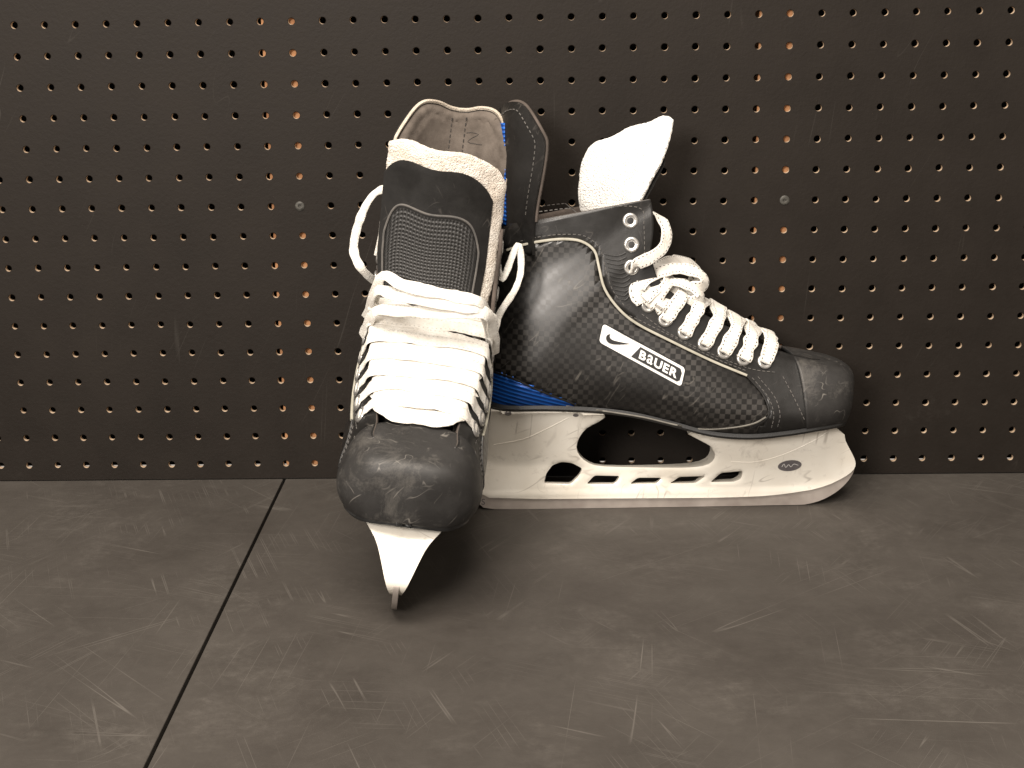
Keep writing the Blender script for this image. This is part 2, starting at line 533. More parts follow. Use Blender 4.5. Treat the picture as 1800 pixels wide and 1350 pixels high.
for i in range(11):
    t=i/10
    x0=1062+ t*22; y0=452+t*78
    x1=1100+ t*12-(.0 if i<9 else 6); y1=438+t*76
    xm=(x0+x1)/2+4
    both('embossed_rib',cord([(x0,y0-6),(xm,y0-2),(x1,y1+6)],.0007,.0002,2),['leather'])
both('overlay_seam',cord([(1312,660),(1340,692),(1352,722),(1345,738),(1322,752)],.0009,.0002),['leather'])
both('sole_piping',cord([(995,713),(1060,722),(1130,733),(1190,747),(1240,754),(1290,751),(1325,744),(1346,733)],.0006,.0004),['soleline'])

def outsole():
    rows=[]
    ks=[.6,.8]+[1+i*.25 for i in range(int((13.2-1)/.25)+1)]
    for k in ks:
        Pu,Pw,Qu,Qw,b,*_=station(k)
        bb=b+.0015
        rows.append([(Pu,-bb,Pw+.0016),(Pu,-bb-.0006,Pw-.0012),(Pu,-bb+.0015,Pw-.0032),(Pu,0,Pw-.0034),(Pu,bb-.0015,Pw-.0032),(Pu,bb+.0006,Pw-.0012),(Pu,bb,Pw+.0016)])
    V=[Vector(p) for r in rows for p in r]; n=7; Fs=[]
    for i in range(len(rows)-1):
        for j in range(n):
            Fs.append((i*n+j,i*n+(j+1)%n,(i+1)*n+(j+1)%n,(i+1)*n+j))
    Fs.append(tuple(range(n))); Fs.append(tuple(range((len(rows)-1)*n,len(rows)*n)))
    return V,Fs
PARTS.append(('outsole',*outsole(),['sole'],None,{'fix':1}))
sole_line=[]
for i in range(0,131):
    s_=station(1+i*.1); sole_line.append((s_[0],s_[1]))
def sole_w(u):
    for (a,wa),(b,wb) in zip(sole_line,sole_line[1:]):
        if (a-u)*(b-u)<=0 and a!=b:
            t=(u-a)/(b-a); return wa+(wb-wa)*t
    return sole_line[0][1] if u>sole_line[0][0] else sole_line[-1][1]

# blade holder
def T(pts,v): return [tr(x,y,v) for x,y in pts]
top_b=[(u,sole_w(u)-.0036) for u in [tr(x,716,.03)[0] for x in (862,880,900,930,960,990,1020,1045,1062)]]
top_f=[(u,sole_w(u)-.0036) for u in [tr(x,750,.03)[0] for x in (1216,1245,1280,1320,1360,1400,1440,1468)]]
arch=spline(T([(1050,736),(1030,748),(1018,765),(1013,784),(1019,801),(1036,815),(1062,821),(1130,822),(1200,821),(1234,817),(1250,808),(1254,794),(1248,781),(1237,773)],.006),2)
front=spline(T([(1478,758),(1481,770),(1491,788),(1500,805),(1502,818),(1495,830),(1476,843),(1445,856),(1400,865),(1340,872),(1250,875)],.004),2)
back_=T([(1100,876),(950,877),(860,875)],.004)+spline(T([(845,867),(840,850),(846,810),(853,770),(857,735)],.004),2)
b_end=(top_b[-1][0]+.001,top_b[-1][1]-.0035)
f_start=(top_f[0][0]-.002,top_f[0][1]-.0035)
h_outer=top_b+[b_end]+arch+[f_start]+top_f+front+back_
slots=[[(956,850),(960,833),(971,818),(987,812),(1006,814),(1024,824),(1018,836),(1003,851)],
 [(1045,836),(1090,837),(1081,851),(1031,851)],
 [(1121,840),(1164,840),(1155,850),(1107,851)],
 [(1194,838),(1240,835),(1223,849),(1177,850)],
 [(1266,829),(1304,825),(1302,840),(1290,846),(1248,847)]]
def rnd(poly):
    o=[]
    n=len(poly)
    for i in range(n):
        a,b,c=poly[i-1],poly[i],poly[(i+1)%n]
        l1=math.dist(a,b);l2=math.dist(b,c); r=min(4,l1*.3,l2*.3)
        p=(b[0]+(a[0]-b[0])*r/l1,b[1]+(a[1]-b[1])*r/l1); q=(b[0]+(c[0]-b[0])*r/l2,b[1]+(c[1]-b[1])*r/l2)
        m=((p[0]+q[0]+2*b[0])/4,(p[1]+q[1]+2*b[1])/4)
        o+=[p,m,q]
    return o
h_holes=[T(rnd(s),.004) for s in slots]
def segd(p,poly,closed=True):
    best=9
    n=len(poly)
    for i in range(0 if closed else 1,n):
        ax,ay=poly[i-1];bx,by=poly[i]
        dx,dy=bx-ax,by-ay; L2=dx*dx+dy*dy
        t=0 if L2==0 else max(0,min(1,((p[0]-ax)*dx+(p[1]-ay)*dy)/L2))
        best=min(best,math.hypot(p[0]-ax-dx*t,p[1]-ay-dy*t))
    return best
arch_loop=[b_end]+arch+[f_start]
def hthick(u,w):
    d=max(0,sole_w(u)-.0036-w)
    wid=1.0
    if u>.285: wid=max(.8,1-(u-.285)/.02*.2)
    if d<.0022: return .0305*wid
    base=.0042+.0235*wid*max(0,1-d/.050)**1.2
    e=min([segd((u,w),h) for h in h_holes]+[segd((u,w),arch_loop,False)])
    base-=.0009*max(0,1-e/.0022)**2
    if w<.016: base=max(base,.0036)+.0008*math.sin(max(0,min(1,(w-.011)/.004))*math.pi)
    return base
HV,HF=slab(h_outer,h_holes,.0026,lambda u,w:(u,hthick(u,w),w),lambda u,w:(u,-hthick(u,w),w))
PARTS.append(('blade_holder',HV,HF,['plastic'],None,{'fix':1,'sm':50}))
holder_bvh=BVHTree.FromPolygons(HV,HF)
bot=[(tr(840,880)[0],.006),(tr(850,890)[0],.0018),(tr(870,895)[0],.0003)]+[(tr(x,893)[0],0.0) for x in (910,1000,1100,1200,1300)]
fr=[(tr(x,y)[0],max(.0002,tr(x,y)[1])) for x,y in spline([(1350,891),(1400,888),(1438,880),(1466,866),(1486,849),(1498,832),(1501,820),(1497,812)],3)]
tp=T([(1480,822),(1455,838),(1420,850),(1350,860),(1200,864),(1000,865),(850,862)],0)
r_outer=bot+fr+tp
RV,RF=slab(r_outer,[],.006,lambda u,w:(u,.0019,w),lambda u,w:(u,-.0019,w))
PARTS.append(('blade',RV,RF,['steel'],None,{'fix':1,'under':'blade_holder'}))
def disc_px(cx,cy,rx,ry,rot,off,bv,n=24):
    V=[];c,_=hit(cx,cy,off,bv); V.append(c)
    for i in range(n):
        a=2*math.pi*i/n; x=math.cos(a)*rx; y=math.sin(a)*ry
        V.append(hit(cx+x*math.cos(rot)-y*math.sin(rot),cy+x*math.sin(rot)+y*math.cos(rot),off,bv)[0])
    return V,[(0,1+i,1+(i+1)%n) for i in range(n)],[(0,0)]*(n+1)
PARTS.append(('oval_emblem',*disc_px(1388,818,21,9.5,-.12,.0004,holder_bvh),['greyprint'],{'under':'blade_holder'}))
def hcord(pxs,r,off):
    pts=[];ns=[]
    for x,y in spline(pxs,5):
        p,n=hit(x,y,off,holder_bvh); pts.append(p); ns.append(n)
    return sweep(pts,r,r*.6,ns,6,1)
PARTS.append(('emblem_script',*hcord([(1374,820),(1378,815),(1381,821),(1386,816),(1390,820),(1395,815),(1403,817)],.00018,.0006),['whiteprint'],{'under':'blade_holder'}))
PARTS.append(('moulding_line',*hcord([(868,782),(920,772),(965,752),(1000,734)],.0005,.0),['plastic'],{'under':'blade_holder'}))
PARTS.append(('moulding_line',*hcord([(1285,812),(1330,812),(1380,798),(1430,775),(1460,756)],.0005,.0),['plastic'],{'under':'blade_holder'}))
PARTS.append(('holder_rivet',*disc_px(893,726,6,3.5,0,.0006,holder_bvh),['greyprint'],{'under':'blade_holder'}))
PARTS.append(('holder_rivet',*disc_px(1012,729,5,3,0,.0006,holder_bvh),['greyprint'],{'under':'blade_holder'}))
def text_mesh(ch,size=1.0,off=.012):
    cu=bpy.data.curves.new('t','FONT'); cu.body=ch; cu.size=size; cu.offset=off*size; cu.resolution_u=5
    o=bpy.data.objects.new('t',cu); scene.collection.objects.link(o)
    bpy.context.view_layer.update()
    me=bpy.data.meshes.new_from_object(o.evaluated_get(bpy.context.evaluated_depsgraph_get()))
    V=[(v.co.x,v.co.y) for v in me.vertices]; Fs=[tuple(p.vertices) for p in me.polygons]
    bpy.data.objects.remove(o); bpy.data.meshes.remove(me)
    return V,Fs
def bpx(X,Y): return (1053+X*.89+Y*.24, 601+X*.485-Y*1.08)
def place(V,Fs,off,fn=bpx,bv=boot_bvh):
    return [hit(*fn(x,y),off,bv)[0] for x,y in V],Fs,[(0,0)]*len(V)
def rbox(x0,y0,x1,y1,r):
    pts=[]
    for cx,cy,a0 in ((x1-r,y1-r,0),(x0+r,y1-r,90),(x0+r,y0+r,180),(x1-r,y0+r,270)):
        for a in range(0,91,15):
            t=math.radians(a0+a); pts.append((cx+r*math.cos(t),cy+r*math.sin(t)))
    return pts
def pdec(outer,off,holes=[]):
    v2,f2=poly_tri(outer,holes,4)
    return place(v2,f2,off)
PARTS.append(('badge_edging',*pdec(rbox(-2,-2,164,32,7),.0003),['print_hole_black'],{}))
PARTS.append(('logo_badge',*pdec(rbox(0,0,162,30,5.5),.0006),['whiteprint'],{}))
dark=[(62,4.2),(152,4.2),(157,8),(157.8,20),(154,25.8),(75,25.8)]
PARTS.append(('badge_panel',*pdec(dark,.0011),['print_hole_black'],{'under':'logo_badge'}))
sw=spline([(17,21),(12,17),(10.5,12),(13,8),(19,6.5),(28,8.8),(40,14),(57,22.5)],5)+spline([(57,22.5),(40,17.6),(29,14.8),(22.5,13.8),(18,14.8),(16.2,17.5),(17,21)],5)[1:-1]
PARTS.append(('swoosh',*pdec(sw,.0011),['print_hole_black'],{'under':'logo_badge'}))
raw=[]
for ch in 'BaUER':
    V,Fs=text_mesh(ch,20,.014 if ch=='a' else .034)
    x0=min(v[0] for v in V); x1=max(v[0] for v in V); y0=min(v[1] for v in V);y1=max(v[1] for v in V)
    raw.append((V,Fs,x0,x1,y0,y1,1.18 if ch=='a' else 1))
gap=2.6; tw=(150-76-gap*4)/sum((r[3]-r[2])*r[6] for r in raw)
x=76; letters=[]
for V,Fs,x0,x1,y0,y1,kx in raw:
    sy=14.0/(y1-y0)
    V=[(x+(vx-x0)*tw*kx+ (vy-y0)*sy*.06, 8.0+(vy-y0)*sy) for vx,vy in V]
    letters.append(place(V,Fs,.0015)); x+=(x1-x0)*tw*kx+gap
PARTS.append(('lettering',*join(letters),['whiteprint'],{'under':'logo_badge'}))
V,Fs=text_mesh('S',15)
runner_bvh=BVHTree.FromPolygons(RV,RF)
PARTS.append(('blade_lettering',*place(V,Fs,.0003,lambda a,b:(846+a,887-b),runner_bvh),['greyprint'],{'under':'blade_holder'}))

# tendon guard
def gmap(a,h,off):
    k=abs(a)/.047
    u=.029+.031*k**1.7
    sl=.031*1.7*k**.7/.047*(1 if a>0 else -1)
    n=Vector((1,-sl,0)).normalized()
    return Vector((u,a*.97,h))+n*off
g_out=[(0,.3290),(.008,.3300),(.018,.3332),(.029,.3332),(.037,.3268),(.0464,.310),(.0492,.300),(.0470,.280),(.042,.252),(.0405,.236),(.040,.214)]
half=spline(g_out,4)
g_poly=half+[(-a,h) for a,h in half[::-1][:-1]]
def scale_poly(poly,d):
    out=[];n=len(poly)
    for i in range(n):
        a=Vector(poly[i-1]);b=Vector(poly[i]);c=Vector(poly[(i+1)%n])
        t=(c-a).normalized(); nn=Vector((-t.y,t.x))
        out.append(b+nn*d)
    return [tuple(p) for p in out]
inner=scale_poly(g_poly,-.0022)
if not inside(inner[3],g_poly): inner=scale_poly(g_poly,.0022)
PARTS.append(('tendon_guard',*slab(g_poly,[],.005,lambda a,h:gmap(a,h,0),lambda a,h:gmap(a,h,-.003)),['leather'],None,{'fix':1}))
def din(a,h):
    return min(math.dist((a,h),p) for p in inner)
def pad(a,h):
    d=din(a,h)
    o=.001+.0035*min(1,d/.006)**.5
    if .0055<d<.009: o-=.0012
    for c in (-.006,.008):
        o-=.0007*math.exp(-((a-c)/.0012)**2)
    return o
PARTS.append(('guard_lining',*slab(inner,[],.0026,lambda a,h:gmap(a,h,pad(a,h)),lambda a,h:gmap(a,h,0.0002)),['suede'],None,{'fix':1,'under':'tendon_guard'}))
i0=[i for i,p in enumerate(g_poly) if p[1]<=.236]
seq=g_poly[i0[-1]+1:]+g_poly[:i0[0]]
rim=[gmap(a,h,.0008) for a,h in seq]
PARTS.append(('guard_rim',*sweep(rim,.0014,.0014,None,8,1),['felt2'],{'under':'tendon_guard'}))
def gd(pts,off,r=.0004,on=.0024,gap=.002):
    P=[gmap(a,h,off) for a,h in spline(pts,10)]
    out=[];cum=[0]
    for a,b in zip(P,P[1:]): cum.append(cum[-1]+(b-a).length)
    s=0
    def at(s):
        for i in range(len(cum)-1):
            if cum[i+1]>=s: return P[i].lerp(P[i+1],(s-cum[i])/max(1e-9,cum[i+1]-cum[i]))
        return P[-1]
    while s+on<cum[-1]:
        out.append(sweep([at(s),at(s+on)],r,r,None,6,1)); s+=on+gap
    return join(out)
PARTS.append(('guard_stitching',*join([gd([(-.006,.322),(-.006,.27),(-.006,.24)],.0041,.0005),gd([(.008,.324),(.008,.27),(.008,.24)],.0041,.0005)]),['darkthread'],{'under':'tendon_guard'}))
PARTS.append(('pen_mark',*sweep([gmap(a,h,.0045) for a,h in [(.010,.312),(.015,.313),(.021,.3125),(.016,.309),(.012,.305),(.018,.3045),(.025,.305)]],.0003,.0002,None,6,2),['darkthread'],{'under':'tendon_guard'}))
ins=scale_poly(g_poly,-.006)
if not inside(ins[3],g_poly): ins=scale_poly(g_poly,.006)
PARTS.append(('guard_stitching',*gd([p for p in ins if p[1]>.24 and p[0]>.002][::3],-.0033),['stitch'],{'under':'tendon_guard'}))
def strip():
    rows=[]
    for i in range(13):
        h=.236+i*.0068
        rows.append([gmap(a,h,-.0036-.001*(1-abs(a)/.014)) for a in (-.014,-.007,0,.007,.014)])
    V,Fs,n=grid_mesh(rows); return V,Fs
PARTS.append(('heel_strip',*strip(),['blue','blue'],None,{'solid':.0008,'under':'tendon_guard'}))

# eyelets
eye_px=[(1108,388),(1110,430),(1110,470),(1140,536),(1170,561),(1204,584),(1239,604),(1273,618),(1307,630),(1344,636)]
EY=[hit(x,y,.0004) for x,y in eye_px]
def eyelet_mesh(p,n):
    t=Vector((1,0,0)); t=(t-n*t.dot(n)).normalized(); b=n.cross(t)
    V=[];Fs=[];K=20;prof=[(.0062,0),(.0060,.0009),(.0049,.0015),(.0036,.0012),(.0027,.0002),(.0025,-.0015)]
    for i in range(K):
        a=2*math.pi*i/K
        for r,h in prof: V.append(p+(t*math.cos(a)+b*math.sin(a))*r+n*h)
    m=len(prof)
    for i in range(K):
        for j in range(m-1):
            Fs.append((i*m+j,((i+1)%K)*m+j,((i+1)%K)*m+j+1,i*m+j+1))
    fm=[0]*len(Fs)
    V.append(p-n*.0001); c=len(V)-1
    for i in range(K):
        Fs.append((i*m+m-2,((i+1)%K)*m+m-2,c)); fm.append(1)  # flat black disc painted in for the shade inside the eyelet hole
    return V,Fs,fm

# laces
edge=[]
for i in range(0,130):
    k=5+i*.1
    if k>NS-1: break
    s_=station(k); edge.append((Vector((s_[2],s_[7],s_[3])),k))
def edge_near(p):
    return min(edge,key=lambda e:(Vector((e[0].x,e[0].z))-Vector((p.x,p.z))).length)
def enorm(k):
    a=station(max(5,k-.4)); b=station(min(NS-1,k+.4))
    t=Vector((b[2]-a[2],b[3]-a[3])).normalized()
    return Vector((t.y,0,-t.x))
mir=lambda v:Vector((v.x,-v.y,v.z))
low=list(range(9,2,-1))
def lace_row(i1,i2,lift,rw,jit=0.,rt=.0011,bow=.007,side=.0035,toe=0.,twk=.45,wob=.25,endk=1.):
    p1,n1=EY[i1]; p2,n2=EY[i2]
    e1,k1=edge_near(p1); e2,k2=edge_near(p2)
    q1,q2=enorm(k1),enorm(k2)
    m=mir
    qm=(q1+q2).normalized()
    E1=e1+q1*(.0022+lift)+Vector((0,.0005,0)); E2=m(e2)+q2*(.0022+lift)+Vector((0,-.0005,0))
    tdir=Vector((qm.z,0,-qm.x))
    mid=(E1+E2)/2+qm*(bow+random.uniform(-.0008,.0008))+tdir*toe
    dj=tdir*(random.uniform(-1,1)*jit+toe*.6); dk=tdir*(random.uniform(-1,1)*jit+toe*.6)
    tw=tdir*random.uniform(-twk,twk)
    pts=[p1-n1*.001,p1+n1*side,(p1+n1*side+e1+Vector((0,side,0)))/2+q1*.0015,E1,E1.lerp(mid,.5)+qm*.002+dj,mid,E2.lerp(mid,.5)+qm*.002+dk,E2,(m(p2)+m(n2)*side+m(e2)-Vector((0,side,0)))/2+q2*.0015,m(p2)+m(n2)*side,m(p2)-m(n2)*.001]
    o=Vector((0,1,0))
    ns=[n1,n1,(n1+q1).normalized(),(q1+o*.5).normalized(),qm+tw,qm,qm-tw,(q2-o*.5).normalized(),(m(n2)+q2).normalized(),m(n2),m(n2)]
    return sweep(pts,rw,rt,ns,14,6,wob=wob,endk=endk)
def lace_set(rw,rt,bow,jit,side,rd):
    L=[]
    for a in low: L.append(lace_row(a,a,.0010,rw,jit,rt,bow,side,wob=.35))
    for a,b in zip(low,low[1:]):
        L.append(lace_row(a,b,-.0012,rd,jit,rt,bow,side)); L.append(lace_row(b,a,-.0004,rd,jit,rt,bow,side))
    return L
def mid_row(x1,x2,lift,rw,rt,bow):
    """near-level strand whose ends tuck under the eyestay edge"""
    def at(x):
        i=min(int(x),8); t=x-i
        p=EY[i][0].lerp(EY[i+1][0],t); e,k=edge_near(p); return e,enorm(k)
    e1,q1=at(x1); e2,q2=at(x2); e2=mir(e2); qm=(q1+q2).normalized()
    tdir=Vector((qm.z,0,-qm.x))
    I=Vector((0,-1,0))
    E1=e1+q1*(.001+lift)-I*.002; E2=e2+q2*(.001+lift)+I*.002
    mid=(E1+E2)/2+qm*bow
    j=[tdir*random.uniform(-.0011,.0011) for _ in range(4)]
    pts=[e1-q1*.004+I*.002,E1+I*.001,E1.lerp(mid,.35)+qm*.0022+j[0],E1.lerp(mid,.75)+qm*.001+j[1],E2.lerp(mid,.75)+qm*.001+j[2],E2.lerp(mid,.35)+qm*.0022+j[3],E2-I*.001,e2-q2*.004-I*.002]
    ns=[I*-.6+q1,q1-I*.5,qm,qm+tdir*random.uniform(-.15,.15),qm+tdir*random.uniform(-.15,.15),qm,q2+I*.5,q2+I*.6]
    return sweep(pts,rw,rt,ns,14,6,wob=.18)
random.seed(3)
LACE_B=lace_set(.0055,.0011,.007,.0012,.0023,.0041)
random.seed(11)
LACE_A=[]
for a in low:
    LACE_A.append(lace_row(a,a,.0006,.0056,.0008,.0008,.0040,.0009,twk=.12,wob=.2,endk=.75))
    if a>3:
        d=.12 if a%2 else -.12
        LACE_A.append(mid_row(a-.5+d,a-.5-d,.0000,.0054,.0008,.0040))
LACE_A.append(lace_row(9,9,-.0002,.0052,.0006,.0008,.003,.0009,toe=.008,twk=.1,endk=.7))
LACE_A.append(lace_row(9,9,-.0008,.0050,.0006,.0008,.0025,.0009,toe=.015,twk=.1,endk=.7))

def flat(pts,rw=.0042,rt=.0013,nrm=None,sub_=6):
    if nrm and isinstance(nrm,tuple): nrm=[nrm]*len(pts)
    return sweep(pts,rw,rt,nrm,14,sub_,wob=.3)
def bp(x,y,v):
    a=tr(x,y,v); return Vector((a[0],v,a[1]))
LB=[flat([bp(1130,532,.050),bp(1120,508,.050),bp(1140,488,.044),bp(1185,472,.034),bp(1228,480,.030),bp(1238,500,.032),bp(1205,512,.036),bp(1150,514,.044)],.0064,.0010,[(.3,.9,.2),(-.2,.8,.6),(.1,.4,.9),(.5,.5,.7),(.9,.4,.2),(.6,.7,-.4),(.2,.9,.3),(.2,.9,.3)]),
    flat([bp(1132,525,.052),bp(1165,498,.044),bp(1205,500,.038),bp(1232,520,.036),bp(1215,532,.040),bp(1180,528,.044),bp(1150,540,.050)],.0060,.0010,[(.1,.9,.4),(.1,.4,.9),(.5,.5,.7),(.9,.5,.1),(.4,.9,-.2),(.2,.9,.4),(.2,.9,.3)]),
    flat([bp(1160,540,.053),bp(1172,522,.044),bp(1205,512,.03),bp(1225,528,.01),bp(1215,520,-.02)],.0058,.0010,(0.5,.5,.8)),
    flat([bp(1128,502,.048),bp(1165,466,.03),bp(1200,458,.0),bp(1225,468,-.02),bp(1215,500,-.03)],.0062,.0010,(0.6,.2,.8)),
    flat([bp(1112,472,.0475),bp(1120,464,.053),bp(1145,452,.052),bp(1166,435,.045),bp(1172,408,.038),bp(1162,384,.032),bp(1148,374,.022)],.0052,.0011,(.6,.7,.2))]
def ap(x,y,u): return trA(x,y,u)
EyR=EY[3][0]+EY[3][1]*.0012; EyL=mir(EY[3][0])+mir(EY[3][1])*.0012
Ey4R=EY[4][0]+EY[4][1]*.0015; Ey4L=mir(EY[4][0])+mir(EY[4][1])*.0015
LA=[flat([mir(EY[1][0]),ap(680,345,.128),ap(664,337,.135),ap(645,358,.14),ap(628,400,.14),ap(622,440,.14),ap(634,470,.145),mir(EY[2][0])+Vector((.006,-.002,0)),mir(EY[2][0])],.0032,.0013,(1,0,.3)),
    flat([EY[1][0],EY[1][0]+Vector((.004,.004,-.004)),ap(910,430,.125),ap(916,470,.128),ap(906,508,.135),EY[2][0]+Vector((.004,.004,-.015)),EyR],.0026,.0012,(1,0,.3)),
    flat([EyL,ap(672,488,.176),ap(705,500,.186),ap(750,511,.191),ap(800,521,.191),ap(850,536,.186),EyR],.0048,.0009,(.8,0,.6)),
    flat([EyL,ap(662,512,.178),ap(700,520,.188),ap(750,528,.193),ap(800,538,.194),ap(850,550,.188),Ey4R],.0050,.0009,(.8,0,.6)),
    flat([Ey4L,ap(660,548,.180),ap(700,546,.190),ap(750,548,.194),ap(810,550,.194),ap(860,556,.186),Ey4R],.0050,.0009,(.8,0,.6))]

# tongues
def tongue(center,twist,topf,hwf,curv=.010,vs=0.):
    C=spline([tr(x,y,0) for x,y in center],8)
    TW=spline([(t,) for t in twist],8)
    n=len(C)
    def surfp(a,t,off,rel=False):
        x=t*(n-1); i=min(int(x),n-2); f=x-i
        c=[C[i][k]*(1-f)+C[i+1][k]*f for k in (0,1)]
        a0=C[max(0,i-2)];a1=C[min(n-1,i+3)]
        tg=Vector((a1[0]-a0[0],a1[1]-a0[1])).normalized()
        nf=Vector((tg.y,0,-tg.x)); vv=Vector((0,1,0))
        th=math.radians(TW[i][0]*(1-f)+TW[i+1][0]*f)
        Ld=vv*math.cos(th)+nf*math.sin(th); N2=nf*math.cos(th)-vv*math.sin(th)
        hw=hwf(t)
        nn=(N2+Ld*(2*curv*a/hw)).normalized()
        return Vector((c[0],vs*max(0,t-.4)/.6,c[1]))+Ld*(a*hw)-N2*curv*a*a+nn*off
    def patch(a0,a1,t0,t1,off,na=24,nt=60,corner=0,thick=.002,fuzz=0.,cp=5):
        rowsF=[];rowsB=[]
        for j in range(nt+1):
            r=[];rb=[]
            for i in range(na+1):
                s=2*i/na-1; a=(a0+a1)/2+(a1-a0)/2*s
                t=t0+(topf(a)*t1-t0)*(1-corner*abs(s)**cp)*j/nt
                edge_=min(1,(1-abs(s))*5,(1-j/nt)*9)**.5
                p=surfp(a,t,off+thick*.5*(.2+.8*edge_)); q=surfp(a,t,off-thick*.5*(.2+.8*edge_))
                if fuzz:
                    dv=lambda z:mnoise.noise_vector(z*60)*fuzz+mnoise.noise_vector(z*520)*fuzz*.5
                    p=p+dv(p); q=q+dv(q)
                r.append(p); rb.append(q)
            rowsF.append(r);rowsB.append(rb)
        m=na+1; V=[p for r in rowsF for p in r]; k=len(V); V+=[p for r in rowsB for p in r]
        Fs=[];uv=[]
        for rr in (0,1):
            for j in range(nt+1):
                for i in range(m): uv.append((i/na*(a1-a0)*.045,j/nt*(t1-t0)*.21))
        for j in range(nt):
            for i in range(na):
                q=(j*m+i,j*m+i+1,(j+1)*m+i+1,(j+1)*m+i)
                Fs.append(q); Fs.append(tuple(x+k for x in reversed(q)))
        bd=[i for i in range(m)]+[j*m+na for j in range(1,nt+1)]+[nt*m+i for i in range(na-1,-1,-1)]+[j*m for j in range(nt-1,0,-1)]
        for x,y in zip(bd,bd[1:]+bd[:1]): Fs.append((y,x,x+k,y+k))
        return V,Fs,uv
    return patch,surfp
def tongue_parts(patch,surfp,topf,felt,top_frac,side,fuzz,lo=-.99,thick=.0075):
    out=[]
    out.append(('tongue',*patch(-1,1,0,1,0,na=60,nt=180,thick=thick,fuzz=fuzz),[felt],{'fix':1}))
    out.append(('tongue_front',*patch(lo,side,0,top_frac,.0050,corner=.04,thick=.0026),['leather'],{'fix':1,'under':'tongue'}))
    out.append(('tongue_mesh',*patch(-.86,.60,.2,top_frac*.84,.0066,na=32,corner=.12,thick=.0012,cp=9),['mesh'],{'fix':1,'under':'tongue'}))
    a0,a1=-.89,.63
    pts=[]
    tt=lambda a,s:.2+(topf(a)*top_frac*.85-.2)*(1-.13*abs(s)**9)
    for j in range(12): pts.append(surfp(a0,.3+(tt(a0,1)-.3)*j/12,.0066))
    for i in range(25):
        s=-1+2*i/24; a=(a0+a1)/2+(a1-a0)/2*s
        pts.append(surfp(a,tt(a,s),.0066))
    for j in range(1,13): pts.append(surfp(a1,tt(a1,1)-(tt(a1,1)-.3)*j/12,.0066))
    out.append(('tongue_piping',*sweep(pts,.0008,.0008,None,6,2),['stitch'],{'under':'tongue'}))
    return out
topA=lambda a:1.0-.045*(1+a)/2-.03*abs(a)**6-(.07*max(0,a)**4)+.006*math.sin(a*7)
topB=lambda a:1.0-.15*((1-a)/2)**1.1-.12*max(0,-a)**4-.025*max(0,a)**6+.004*math.sin(a*9)
pa,sa=tongue([(1385,640),(1300,606),(1250,578),(1205,550),(1172,515),(1155,470),(1150,420),(1152,370),(1158,310),(1170,255),(1180,215)],[0]*11,topA,lambda t:.028+.0165*min(1,t*1.6),vs=-.003)
TA=tongue_parts(pa,sa,topA,'feltA',.925,.78,.0010,thick=.0085)
def hwB(t):
    a=.026+.011*min(1,t*1.8)
    s=max(0,min(1,(t-.70)/.22)); s=s*s*(3-2*s)
    return a+(.050-a)*s
pb,sb=tongue([(1385,640),(1300,606),(1245,578),(1190,548),(1142,515),(1112,470),(1094,420),(1084,370),(1086,310),(1090,250),(1098,186)],[0,0,0,0,0,5,18,32,46,54,56],topB,hwB,.009)
TB=tongue_parts(pb,sb,topB,'felt',.90,.99,.0010,thick=.0080)

def build_skate(frame,label,laces,tparts,lmat,rimmat):
    e=bpy.data.objects.new('hockey_skate',None); scene.collection.objects.link(e)
    e.location=frame.O; e.empty_display_size=.02
    e['label']=label; e['category']='ice skate'; e['group']='pair of hockey skates'
    made={}
    lst=list(PARTS)+list(tparts)+[('lace',*join(laces),[lmat],{'fix':1})]
    for p in lst:
        name,V,Fs=p[0],p[1],p[2]
        if isinstance(p[3],list) and p[3] and isinstance(p[3][0],str): mats=p[3]; uv=p[4]; opt=p[5]
        else: uv=p[3]; mats=p[4]; opt=p[5]
        if name=='guard_rim': mats=[rimmat]
        par=made.get(opt.get('under'),e)
        useuv=uv if name in('lace','tongue_mesh') else None
        o=add_mesh(name,V,Fs,mats,par,frame,useuv,opt.get('sm',40),weld=opt.get('weld',0))
        if opt.get('fix'):
            fix_normals(o)
        if 'solid' in opt:
            md=o.modifiers.new('solid','SOLIDIFY'); md.thickness=opt['solid']; md.offset=-1
            md.material_offset=1; md.material_offset_rim=1
        if name not in made: made[name]=o
    for s in (1,-1):
        for p,n in EY:
            P=Vector((p.x,s*p.y,p.z)); Nn=Vector((n.x,s*n.y,n.z))
            V,Fs,fm=eyelet_mesh(P,Nn)
            o=add_mesh('eyelet',V,Fs,['eyelet','print_hole_black'],e,frame,None,50,fm); fix_normals(o)
    return e
build_skate(FB,'black hockey skate with white laces standing side-on before pegboard',LACE_B+LB,TB,'lace','lining')
build_skate(FA,'black hockey skate facing forward, scuffed toe, leaning on the other skate',LACE_A+LA,TA,'laceA','felt2')

